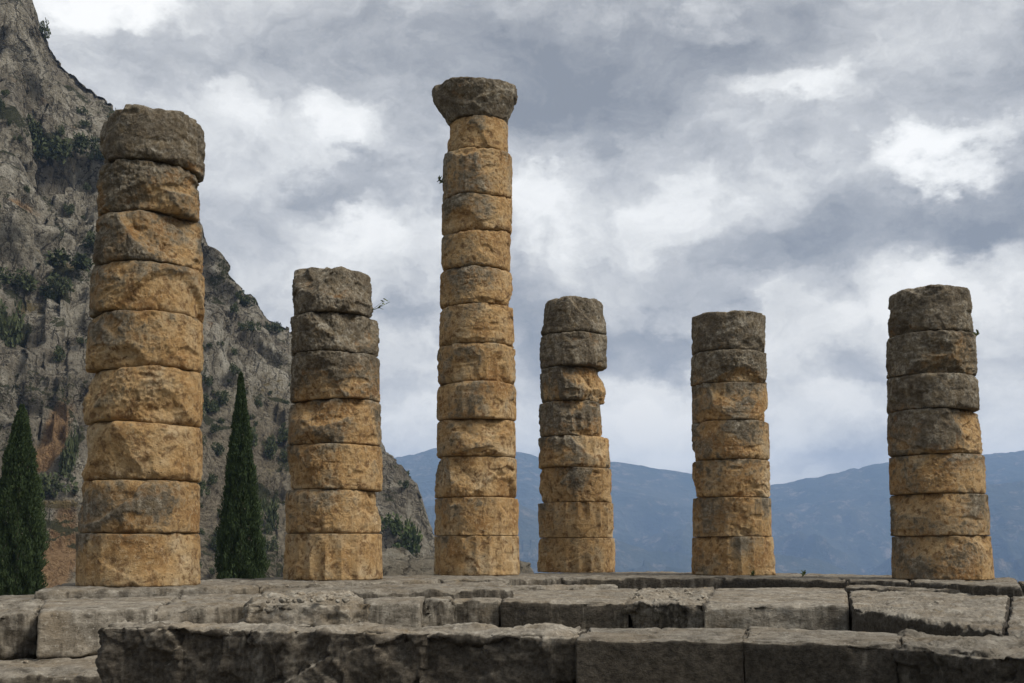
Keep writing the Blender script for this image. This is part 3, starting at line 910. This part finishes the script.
for _ in range(3):      # settle the crest back to its surveyed height
    pc = 512 + F * P[:, 0] / P[:, 1] * math.cos(PITCH)
    pr = HOR - (P[:, 2] - EYE) * F / P[:, 1] * (1 + 0.0)
    G = P.reshape(NR, NC, 3)
    bins = np.clip(((pc + 905) / 5).astype(int), 0, 299)
    mr = np.full(300, 1e9); np.minimum.at(mr, bins, pr)
    bc = np.arange(300) * 5 - 902.5
    ok = mr < 1e8
    want = np.interp(bc, pxs, np.interp(pxs, sil[:, 0], sil[:, 1]) + jag)
    # rows on the picture plane bend a little because the camera is pitched
    want = HOR - np.array([(at(b_, w_, 400.)[2] - EYE) * F / 400. for b_, w_ in zip(bc, want)])
    dlt = np.where(ok, want - mr, 0)
    dlt = np.convolve(np.pad(dlt, 3, mode='edge'), np.ones(7) / 7, 'valid')
    dz = -np.interp(pc, bc, dlt) * P[:, 1] / F
    P[:, 2] += dz * np.clip(np.repeat(tv, NC), 0, 1)
N2 = vnormals(P, cq)
px_ = 512 + F * P[:, 0] / P[:, 1] * math.cos(PITCH)
och = np.zeros(len(P)); veg = np.zeros(len(P)); gra = np.zeros(len(P))


def patch(px, py, rx, ry, amp, arr, Yd=300.0):
    """a colour patch on the rock round the point of the face that this direction meets"""
    i = np.argmin((px_ - px) ** 2 + (HOR - (P[:, 2] - EYE) * F / P[:, 1] - py) ** 2 + 1e6 * (np.repeat(tv, NC) > 1))
    c = P[i]
    k = c[1] / F
    arr += amp * np.exp(-((P[:, 0] - c[0]) / (rx * k)) ** 2 - ((P[:, 2] - c[2]) / (ry * k)) ** 2)


for p_ in [(58, 425, 14, 30, 1.1), (48, 455, 20, 22, 1.0), (62, 570, 18, 40, 1.3), (70, 520, 14, 30, .8), (20, 205, 10, 8, .5), (60, 115, 25, 8, .5), (205, 330, 12, 30, .35), (300, 440, 30, 50, .3), (5, 195, 10, 6, .7), (40, 160, 30, 8, .4)]:
    patch(*p_, och)
for p_ in [(20, 285, 40, 14, .55), (60, 270, 40, 12, .55), (5, 330, 22, 35, .6), (40, 130, 30, 10, .5), (35, 140, 18, 12, .4), (90, 240, 18, 10, .5), (75, 460, 9, 28, .6), (240, 300, 16, 10, .35), (405, 535, 16, 14, .6), (270, 420, 20, 40, .3), (270, 500, 18, 30, .35), (395, 512, 10, 8, .3)]:
    patch(*p_[:4], p_[4] * 0.95, veg)
for p_ in [(22, 305, 14, 12, .7), (60, 262, 25, 6, .55), (70, 505, 26, 7, .9), (20, 140, 10, 6, .6), (270, 390, 30, 20, .45), (215, 300, 14, 8, .5), (272, 470, 20, 40, .45)]:
    patch(*p_, gra)
flat = sstep(0.45, 0.8, N2[:, 2])
nz1 = fbm(P / 14 + 40, 3)
veg += 0.50 * sstep(0.05, 0.45, nz1) + 0.25 * flat
gra += 0.25 * flat * sstep(-.1, .3, fbm(P / 20 + 90, 2))
cl = tag(mesh_np('mountain', P, [cq], M_CLIFF, None, {'ochre': och, 'scrub': veg, 'grass': gra, 'scree': np.clip(scr * .7 + apron * .5, 0, 1)}), kind='structure')


def cliff_point(px, py):
    py_ = HOR - (P[:, 2] - EYE) * F / P[:, 1]
    d = (px_ - px) ** 2 + (py_ - py) ** 2
    d = d + 1e6 * (np.repeat(tv, NC) > 1.02)
    k = np.argsort(d)[:12]
    i = k[np.argmin(P[k, 1])]
    return P[i]


# ------------------------------------------------------------------ leafy things
def leaf_quads(pts, dirs, ln, wd, rg):
    """one small bent-less quad per point, along dirs"""
    n = len(pts)
    side = np.cross(dirs, rg.normal(size=(n, 3)))
    side /= np.maximum(np.linalg.norm(side, axis=1)[:, None], 1e-6)
    ln = np.asarray(ln).reshape(-1, 1); wd = np.asarray(wd).reshape(-1, 1)
    a = pts - side * wd * .5
    b = pts + side * wd * .5
    c = pts + dirs * ln + side * wd * .22
    d = pts + dirs * ln - side * wd * .22
    v = np.stack([a, b, c, d], 1).reshape(-1, 3)
    return v, np.arange(4 * n).reshape(-1, 4)


def shrub_mesh(seed, n=520):
    rg = rs(seed)
    nb = rg.randint(5, 9)
    cs = rg.uniform(-1, 1, (nb, 3)) * np.array([.62, .62, .28]) + np.array([0, 0, .42])
    rd = rg.uniform(.28, .50, nb)
    k = rg.randint(0, nb, n)
    d = rg.normal(size=(n, 3)); d /= np.linalg.norm(d, axis=1)[:, None]
    r = rd[k] * rg.uniform(.45, 1.05, n)
    p = cs[k] + d * r[:, None] * np.array([1, 1, .85])
    p[:, 2] = np.maximum(p[:, 2], -.05)
    dr = d + rg.normal(size=(n, 3)) * .6; dr /= np.linalg.norm(dr, axis=1)[:, None]
    v, f = leaf_quads(p, dr, rg.uniform(.10, .22, n), rg.uniform(.09, .18, n), rg)
    tint = np.repeat(rg.uniform(0, 1, n) * .5 + .5 * rg.rand(nb)[k], 4)
    return v, f, tint


protos = []
for s in range(6):
    v, f, tint = shrub_mesh(500 + s)
    protos.append((v, f, tint))
shrub_meshes = {}


def shrub(px, py, wpx, hpx, label, group, mat=None, kind=None, name='shrub', rg=rs(3)):
    c = cliff_point(px, py + hpx * .35)
    k = c[1] / F
    s = rg.randint(6)
    key = (s, (mat or M_SHRUB).name)
    if key not in shrub_meshes:
        v, f, tint = protos[s]
        o = mesh_np(name, v, [f], mat or M_SHRUB, None, {'tint': tint}, smooth=False)
        shrub_meshes[key] = o.data
    else:
        o = bpy.data.objects.new(name, shrub_meshes[key]); COL.objects.link(o)
    sx = wpx * k * .5
    o.location = (c[0], c[1] - sx * .55, c[2] - sx * .15)
    o.scale = (sx, sx, hpx * k / .95)
    o.rotation_euler = (0, 0, rg.uniform(0, 6.28))
    tag(o, label, 'shrub', group)
    return o


G1 = 'shrubs on the rocky mountain'
named = [
    (37, 141, 44, 24, 'broad dark shrub high on the cliff, left of the leftmost column top'),
    (72, 133, 26, 18, 'round dark shrub on the cliff just left of the leftmost column'),
    (103, 104, 13, 12, 'small tree clinging to the skyline above the left cliff edge'),
    (22, 118, 24, 18, 'dark shrub high up near the left picture edge'),
    (95, 143, 16, 14, 'shrub half hidden behind the leftmost column near its top'),
    (70, 255, 44, 20, 'wide dark shrub on the ledge left of the leftmost column, at half height'),
    (12, 270, 34, 16, 'wide shrub on the mid ledge at the left picture edge'),
    (45, 282, 40, 22, 'largest dark scrub clump on the grassy mid ledge'),
    (8, 325, 26, 40, 'tall dark scrub in the gully at the left edge, above the cypress'),
    (62, 486, 42, 26, 'large rounded green bush at the orange cliff foot beside the left cypress'),
    (77, 457, 18, 40, 'tall narrow dark bush in the cleft beside the leftmost column'),
    (91, 236, 24, 14, 'flat dark shrub touching the leftmost column at the ledge'),
    (242, 297, 22, 12, 'small shrub on the skyline right of the leftmost column'),
    (276, 326, 16, 10, 'tiny tree on the skyline left of the broken topped column'),
    (30, 4, 14, 16, 'small dark tree on the topmost skyline at upper left'),
    (255, 437, 16, 16, 'round shrub just above and right of the slim cypress'),
    (275, 515, 20, 30, 'dark bush at the slope foot right of the slim cypress'),
    (392, 522, 26, 22, 'green bush on the slope right of the broken topped column'),
    (412, 540, 30, 30, 'large fresh green bush beside the tallest column at the cliff foot'),
    (400, 553, 20, 16, 'lower green bush over pale stones beside the tallest column'),
]
for i, (px, py, w, h, lab) in enumerate(named):
    shrub(px, py, w, h, lab, G1, mat=M_SHRUBG if i >= 17 else None)
rg = rs(77)
cnt = 0
silx, sily = sil[:, 0], sil[:, 1]
while cnt < 272:
    px = rg.uniform(-50, 434); top = np.interp(px, silx, sily)
    if top > 560 or px > 372 and rg.rand() < .8: continue
    py = rg.uniform(max(top + 4, -30), 572)
    # thin out where bare rock shows
    c = cliff_point(px, py)
    if perlin(np.array([c / 26.0 + 8]))[0] < -0.02 + rg.uniform(-.25, .25): continue
    w = rg.uniform(4, 12.5) * (1.25 if py > 230 else 1)
    shrub(px, py, w, w * rg.uniform(.6, 1.0), 'small dark shrub growing in cracks of the grey mountain cliff', 'small shrubs dotting the cliff')
    cnt += 1


def cypress(px_top, py_top, wpx, Y, label, seed, shift, prof_):
    rg = rs(seed)
    tip = at(px_top, py_top, Y)
    gz = float(ground_height(np.array([tip[0]]), np.array([Y]))[0]) - .3
    H = tip[2] - gz
    Rm = wpx / 2 * Y / F
    dx_ = shift * Y / F
    root = empty('cypress_tree', (tip[0] + dx_, Y, gz))
    root.rotation_euler = (0, -math.atan(dx_ / H), 0)
    tag(root, label, 'tree', 'cypress trees')
    # trunk
    zs_ = np.linspace(0, H * .93, 14); n = 10
    th_ = np.linspace(0, 2 * np.pi, n, endpoint=False)
    tv_ = []
    for z in zs_:
        r = .17 * (1 - z / H) + .012
        tv_.append(np.stack([np.cos(th_) * r + .03 * math.sin(z), np.sin(th_) * r, np.full(n, z)], -1))
    mesh_np('trunk', np.concatenate(tv_), [grid_quads(14, n, True)], M_BARK, root)

    def radius(t):
        return Rm * np.interp(t, [0, .04, .12, .30, .50, .65, .78, .90, .97, 1.0], prof_)
    n = 60000
    t = 0.03 + 0.97 * rg.rand(n) ** 1.25
    ang = rg.uniform(0, 2 * np.pi, n)
    # upright plumes: the crown's surface is lumpy
    lump = perlin(np.stack([np.cos(ang) * 2.3, np.sin(ang) * 2.3, t * 7 + seed], -1)) * .36 + perlin(np.stack([np.cos(ang) * 5, np.sin(ang) * 5, t * 24 + seed], -1)) * .26
    rr = radius(t) * (0.97 + lump) * rg.uniform(.40, 1.04, n) ** .45
    p = np.stack([np.cos(ang) * rr, np.sin(ang) * rr, t * H], -1)
    d = np.stack([np.cos(ang) * .38, np.sin(ang) * .38, np.full(n, 1.0)], -1) + rg.normal(size=(n, 3)) * .28
    d /= np.linalg.norm(d, axis=1)[:, None]
    v, f = leaf_quads(p, d, rg.uniform(.09, .22, n) * (1 - .4 * t), rg.uniform(.035, .08, n), rg)
    tint = np.repeat(np.clip(.5 + lump * .8 + rg.uniform(-.15, .15, n), 0, 1), 4)
    mesh_np('crown', v, [f], M_CYP, root, {'tint': tint}, smooth=False)
    return root


cypress(22, 406, 53, 62, 'dark broad cypress at the left picture edge', 5, 3, [.80, .92, .98, .97, .84, .68, .50, .27, .13, .03])
cypress(241, 374, 49, 64, 'slim tall dark cypress between the two left columns', 6, 6, [.75, .92, .97, .86, .65, .50, .34, .19, .10, .03])


def sprig(px, py, Y, size, dx, label, seed, stems=4, leaves=7, group='sprigs growing on the columns', name='sprig_plant'):
    rg = rs(seed)
    c = at(px, py, Y)
    vs, fs, tint, off = [], [], [], 0
    root = empty(name, c)
    tag(root, label, 'plant', group)
    sv, sf = [], []
    lp, ld = [], []
    so_ = 0
    for k in range(stems):
        d = np.array([dx * rg.uniform(.6, 1.1), rg.uniform(-.4, .2), rg.uniform(.1, .9)])
        L = size * rg.uniform(.6, 1.1)
        path = [np.zeros(3)]
        for s in range(6):
            d = d + np.array([0, 0, .09]) + rg.normal(size=3) * .08
            d = d / np.linalg.norm(d)
            path.append(path[-1] + d * L / 6)
        path = np.array(path)
        for s in range(7):
            r = .006 * (1 - s / 8)
            for an in (0, 2.1, 4.2):
                sv.append(path[s] + np.array([0, math.cos(an) * r, math.sin(an) * r]))
        for s in range(6):
            for m in range(3):
                a0 = so_ + s * 3 + m; a1 = so_ + s * 3 + (m + 1) % 3
                sf.append((a0, a1, a1 + 3, a0 + 3))
        so_ += 21
        for s in range(leaves):
            f = rg.uniform(.35, 1) * 6
            i = min(int(f), 5)
            lp.append(path[i] + (path[i + 1] - path[i]) * (f - i))
            q_ = rg.normal(size=3) + np.array([dx * .4, 0, .3]); ld.append(q_ / np.linalg.norm(q_))
    mesh_np('stem', np.array(sv), [np.array(sf)], M_SPRIG, root, {'tint': np.full(len(sv), .2)})
    v, f = leaf_quads(np.array(lp), np.array(ld), rg.uniform(.05, .09, len(lp)), rg.uniform(.03, .05, len(lp)), rg)
    mesh_np('leaves', v, [f], M_SPRIG, root, {'tint': np.repeat(rg.rand(len(lp)), 4)}, smooth=False)


sprig(372, 310, 20.9, .36, 1, 'thin dry sprig sticking out right of the broken topped column', 1, 3, 4)
sprig(445, 184, 24.2, .24, -1, 'tiny green tuft hanging left near the top of the tallest column', 2, 4, 6)
sprig(970, 338, 21.0, .17, 1, 'tiny leafy sprig on the right edge of the rightmost column', 3, 3, 6)
sprig(752, 577, 23.1, .12, .3, 'tiny weed at the foot of the flat topped column', 8, 3, 5)
sprig(803, 576, 22.5, .10, .2, 'tiny weed on the slab edge between the two right columns', 9, 3, 4)


rg_ = rs(12)
for k_, (px_t, py_t, z_t) in enumerate([(30, 653, -.6), (46, 652, -.6), (62, 651, -.6), (700, 590, -.24), (745, 589, -.24), (655, 590, -.24), (38, 652.5, -.6), (55, 651.5, -.6)]):
    g_ = on(px_t, py_t, z_t)
    sprig(px_t, py_t, g_[1], rg_.uniform(.04, .08), rg_.uniform(-.25, .25), 'tiny green weed growing in a joint of the temple floor', 40 + k_, 5, 5, 'weeds in the floor joints', 'weed')

# ------------------------------------------------------------------ far ranges
def far_range(pts, Yd, foot_d, zf_, seed, back=500, jag_=1.0, nrow=120):
    Yd, foot_d, zf_, back = Yd * 2, foot_d * 2, zf_ * 2, back * 2
    pts = np.array(pts, float)
    px = np.linspace(pts[0, 0], pts[-1, 0], 700)
    py = np.interp(px, pts[:, 0], pts[:, 1])
    k = np.ones(5) / 5
    py = np.convolve(np.pad(py, 2, mode='edge'), k, 'valid')
    py = py + jag_ * (2.4 * perlin(np.stack([px * .03, px * 0 + seed, px * 0], -1)) + 1.5 * perlin(np.stack([px * .09, px * 0 + seed, px * 0], -1)) + 1.0 * perlin(np.stack([px * .23, px * 0 + seed, px * 0], -1)))
    rd = np.array([at(a_, b_, Yd) for a_, b_ in zip(px, py)])
    t = np.linspace(0, 1, nrow); u = np.linspace(0, 1, 25)[1:]
    Yg = np.concatenate([np.full((nrow, 1), Yd - foot_d) + foot_d * t[:, None] + 0 * px[None, :], Yd + u[:, None] * back + 0 * px[None, :]], 0)
    Zg = np.concatenate([zf_ + (rd[:, 2] - zf_)[None, :] * (t[:, None] ** 1.25), rd[:, 2][None, :] - (rd[:, 2] - zf_)[None, :] * u[:, None]], 0)
    Xg = rd[:, 0][None, :] * (0.35 * Yg / Yd + 0.65)
    Q = np.stack([Xg.ravel(), Yg.ravel(), Zg.ravel()], -1)
    qd = grid_quads(Yg.shape[0], len(px))
    n_ = vnormals(Q, qd)
    tv_ = np.concatenate([t, 1 + u])
    fd = np.repeat(sstep(0, .55, np.abs(1 - tv_)), len(px))
    D_ = fd * (250 * ridged(Q / 1100 + seed, 5, .52) - 210) + 14 * fbm(Q / 160 + seed, 3) * (.15 + .85 * fd)
    Q = Q + n_ * D_[:, None]
    return tag(mesh_np('mountains', Q, [qd], M_RANGE), kind='structure')


far_range([(-900, 440), (100, 450), (330, 470), (395, 458), (415, 453), (438, 447), (470, 449), (520, 451), (545, 459), (600, 462), (625, 463), (650, 467), (690, 474), (730, 486), (770, 486), (830, 474), (862, 467), (890, 462), (940, 458),
           (985, 455), (1024, 450), (1100, 440), (1300, 430), (1900, 450)], 4300, 1700, -290, 2)
far_range([(860, 640), (900, 540), (940, 506), (985, 486), (1024, 480), (1080, 474), (1300, 470), (1700, 480)], 3300, 1100, -290, 5, back=300)
far_range([(350, 540), (440, 502), (500, 498), (560, 520), (640, 548), (700, 556), (760, 552), (820, 560), (900, 590), (960, 620)], 3000, 900, -290, 9, back=300)

# stony rise just outside the temple
def outcrop(pts, Y, label, seed):
    pts = np.array(pts, float)
    px = np.linspace(pts[0, 0], pts[-1, 0], 110)
    py = np.interp(px, pts[:, 0], pts[:, 1])
    crest = np.array([at(a_, b_, Y) for a_, b_ in zip(px, py)])
    t = np.linspace(-1, 1, 60)
    zf_ = -8.0
    Yg = Y + 9 * t[:, None] + 0 * px[None, :]
    Zg = zf_ + (crest[:, 2] - zf_)[None, :] * (1 - np.abs(t[:, None]) ** 1.6)
    Xg = crest[:, 0][None, :] + 0 * Yg
    Q = np.stack([Xg.ravel(), Yg.ravel(), Zg.ravel()], -1)
    qd = grid_quads(60, 110)
    n_ = vnormals(Q, qd)
    c1, c2, ci_ = worley(Q / 1.3)
    Q = Q + n_ * (0.35 * fbm(Q / 1.6 + seed, 4) + 0.4 * (ci_ - .5))[:, None]
    o = mesh_np('rock_outcrop', Q - crest[55], [qd], M_CLIFF, None, {'ochre': np.full(len(Q), .0), 'scrub': .10 + .35 * perlin(Q / 3 + seed), 'grass': np.full(len(Q), .2), 'scree': np.full(len(Q), .35)})
    o.location = crest[55]
    tag(o, label, 'rock')
    return o


outcrop([(365, 548), (395, 548), (415, 556), (432, 558), (450, 556), (470, 558), (500, 560), (522, 562), (532, 568), (545, 585)], 110, 'low pale stony rise behind the tallest column', 4)

# ------------------------------------------------------------------ haze
bx = np.array([[x, y, z] for z in (-760, 900) for y in (-11300, 11300) for x in (-11400, 11400)], float)
hm = bpy.data.materials.new('valley_haze'); hm.use_nodes = True
ht = hm.node_tree; ht.nodes.clear()
pv = node(ht, 'ShaderNodeVolumePrincipled', ins={'Color': (0.40, 0.61, 1.0, 1), 'Density': 0.000090, 'Anisotropy': 0.0})
mo = ht.nodes.new('ShaderNodeOutputMaterial'); ht.links.new(pv.outputs[0], mo.inputs['Volume'])
hz = mesh_np('haze', bx, [np.array([(0, 2, 3, 1), (4, 5, 7, 6), (0, 1, 5, 4), (1, 3, 7, 5), (3, 2, 6, 7), (2, 0, 4, 6)])], hm, smooth=False)
tag(hz, kind='stuff')
hz['label'] = 'thin blue haze filling the valley'

# ------------------------------------------------------------------ sky
SUN_EL, SUN_AZ = R(46), R(112)          # azimuth clockwise from +Y
wd = bpy.data.worlds.new('World'); scene.world = wd; wd.use_nodes = True
t = wd.node_tree
bg = t.nodes['Background']; STR = 0.1
bg.inputs['Strength'].default_value = STR
sky = node(t, 'ShaderNodeTexSky', sky_type='NISHITA', sun_disc=False, sun_elevation=SUN_EL, sun_rotation=SUN_AZ)
dirv = node(t, 'ShaderNodeTexCoord').outputs['Generated']
sx = node(t, 'ShaderNodeSeparateXYZ', ins={0: dirv})
# clouds lie in a flat layer: stretch them towards the horizon
zc = math_(t, 'ADD', math_(t, 'MAXIMUM', sx.outputs[2], 0.0), 0.30)
lay = node(t, 'ShaderNodeCombineXYZ', ins={0: math_(t, 'DIVIDE', sx.outputs[0], zc), 1: math_(t, 'DIVIDE', sx.outputs[1], zc), 2: math_(t, 'MULTIPLY', sx.outputs[2], 2.0)}).outputs[0]
sd_ = mapped(t, dirv, (1.0, 1.0, 1.55))
wn = noise(t, sd_, 4.5, 7, 0.6)
wv = node(t, 'ShaderNodeVectorMath', operation='SUBTRACT', ins={0: wn.outputs['Color'], 1: (.5, .5, .5)}).outputs[0]
wf = noise(t, sd_, 16.0, 7, 0.6)
wfv = node(t, 'ShaderNodeVectorMath', operation='SUBTRACT', ins={0: wf.outputs['Color'], 1: (.5, .5, .5)}).outputs[0]
wf2 = node(t, 'ShaderNodeVectorMath', operation='MULTIPLY', ins={0: wfv, 1: (.09, 0.0, .075)}).outputs[0]
wv2 = node(t, 'ShaderNodeVectorMath', operation='MULTIPLY', ins={0: wv, 1: (.20, 0.0, .16)}).outputs[0]
dw0 = node(t, 'ShaderNodeVectorMath', operation='ADD', ins={0: dirv, 1: wv2}).outputs[0]
dw = node(t, 'ShaderNodeVectorMath', operation='ADD', ins={0: dw0, 1: wf2}).outputs[0]
blobs = [  # x, y, rx, ry, amount
    (90, 5, 110, 38, .55), (245, 115, 40, 32, .20), (342, 115, 55, 42, .34), (395, 235, 90, 75, .30), (320, 255, 60, 60, .10), (570, 205, 90, 75, .34), (690, 225, 75, 60, .26), (805, 95, 80, 30, .38),
    (932, 164, 70, 34, .55), (860, 330, 180, 55, .28), (960, 285, 110, 45, .24), (650, 385, 120, 40, .24), (410, 360, 60, 35, .25), (800, 415, 240, 45, .22), (600, 420, 170, 40, .20), (440, 420, 90, 40, .15), (270, 320, 40, 30, .12),
    (610, 80, 225, 90, -.33), (380, 50, 190, 75, -.15), (345, 185, 105, 38, -.24), (230, 225, 100, 60, -.08), (640, 335, 110, 36, -.34), (545, 300, 60, 70, -.20), (395, 335, 60, 26, -.22), (880, 235, 140, 40, -.20), (1000, 215, 80, 60, -.20),
    (790, 35, 120, 45, -.10), (180, 90, 110, 40, -.06), (760, 270, 110, 40, -.10), (900, 370, 110, 22, -.14), (985, 75, 90, 60, -.08), (840, 160, 45, 25, -.10), (430, 140, 40, 50, -.06), (760, 345, 60, 22, -.06)]
tot = None
for (x, y, rx, ry, am) in blobs:
    d = ray(x, y); d = d / np.linalg.norm(d)
    mp = node(t, 'ShaderNodeMapping', vector_type='TEXTURE', ins={'Vector': dw, 'Location': tuple(d), 'Scale': (rx / F, 4.0, ry / F)})
    g = node(t, 'ShaderNodeTexGradient', gradient_type='SPHERICAL', ins={'Vector': mp.outputs[0]})
    s = node(t, 'ShaderNodeMapRange', interpolation_type='SMOOTHSTEP', ins={0: g.outputs['Fac'], 1: 0.0, 2: 0.75, 3: 0.0, 4: am}).outputs[0]
    tot = s if tot is None else math_(t, 'ADD', tot, s)
c1 = noise(t, sd_, 6.0, 9, 0.55, 0.3).outputs[0]
c2 = noise(t, mapped(t, dw, (1, 1, 1.3)), 17.0, 10, 0.64, 0.1).outputs[0]
val = math_(t, 'ADD', tot, math_(t, 'MULTIPLY_ADD', c1, 0.9, 0.02))
val = math_(t, 'ADD', val, math_(t, 'MULTIPLY', math_(t, 'SUBTRACT', c2, 0.5), 0.82))
lowb = node(t, 'ShaderNodeMapRange', interpolation_type='SMOOTHSTEP', ins={0: sx.outputs[2], 1: 0.02, 2: 0.22, 3: 0.24, 4: 0.0}).outputs[0]
val = math_(t, 'ADD', val, lowb)
K = 1.0 / STR
cc_ = ramp(t, val, [(0.03, (0.20, 0.212, 0.232)), (0.26, (0.31, 0.318, 0.332)), (0.46, (0.45, 0.455, 0.460)), (0.62, (0.60, 0.603, 0.595)), (0.80, (0.77, 0.768, 0.748)), (1.0, (0.88, 0.87, 0.84))])
warm = node(t, 'ShaderNodeMapRange', interpolation_type='SMOOTHSTEP', ins={0: sx.outputs[2], 1: 0.02, 2: 0.35, 3: 1.0, 4: 0.0}).outputs[0]
cc_ = mix(t, warm, cc_, mix(t, 1.0, cc_, (1.06, 1.0, 0.90), 'MULTIPLY'))
cl_ = node(t, 'ShaderNodeVectorMath', operation='SCALE', ins={0: cc_, 'Scale': K * 1.04}).outputs[0]
cover = ramp(t, val, [(0.60, 0.985), (0.95, 0.93)])
t.links.new(mix(t, cover, sky.outputs[0], cl_), bg.inputs['Color'])

sun = bpy.data.lights.new('sun', 'SUN')
sun.energy = 3.1; sun.angle = R(24); sun.color = (1.0, 0.93, 0.83)
so_ = bpy.data.objects.new('sun', sun); COL.objects.link(so_)
sd = Vector((math.sin(SUN_AZ) * math.cos(SUN_EL), math.cos(SUN_AZ) * math.cos(SUN_EL), math.sin(SUN_EL)))
so_.rotation_euler = sd.to_track_quat('Z', 'Y').to_euler()
so_.location = sd * 60

# ------------------------------------------------------------------ camera, render
cd = bpy.data.cameras.new('camera')
cd.sensor_width = 36; cd.lens = 36 * F / 1024
cd.shift_y = (PY - 341.5) / 1024
cd.clip_start = 0.1; cd.clip_end = 40000
co = bpy.data.objects.new('camera', cd); COL.objects.link(co)
co.location = (0, 0, EYE); co.rotation_euler = (math.pi / 2 + PITCH, 0, 0)
scene.camera = co
vs = scene.view_settings
vs.view_transform = 'Standard'; vs.look = 'None'; vs.exposure = 0.38; vs.gamma = 1; vs.use_curve_mapping = False
cy = scene.cycles
cy.use_denoising = True
cy.use_adaptive_sampling = True
cy.max_bounces = 5; cy.diffuse_bounces = 3; cy.glossy_bounces = 2; cy.volume_bounces = 1; cy.transparent_max_bounces = 6
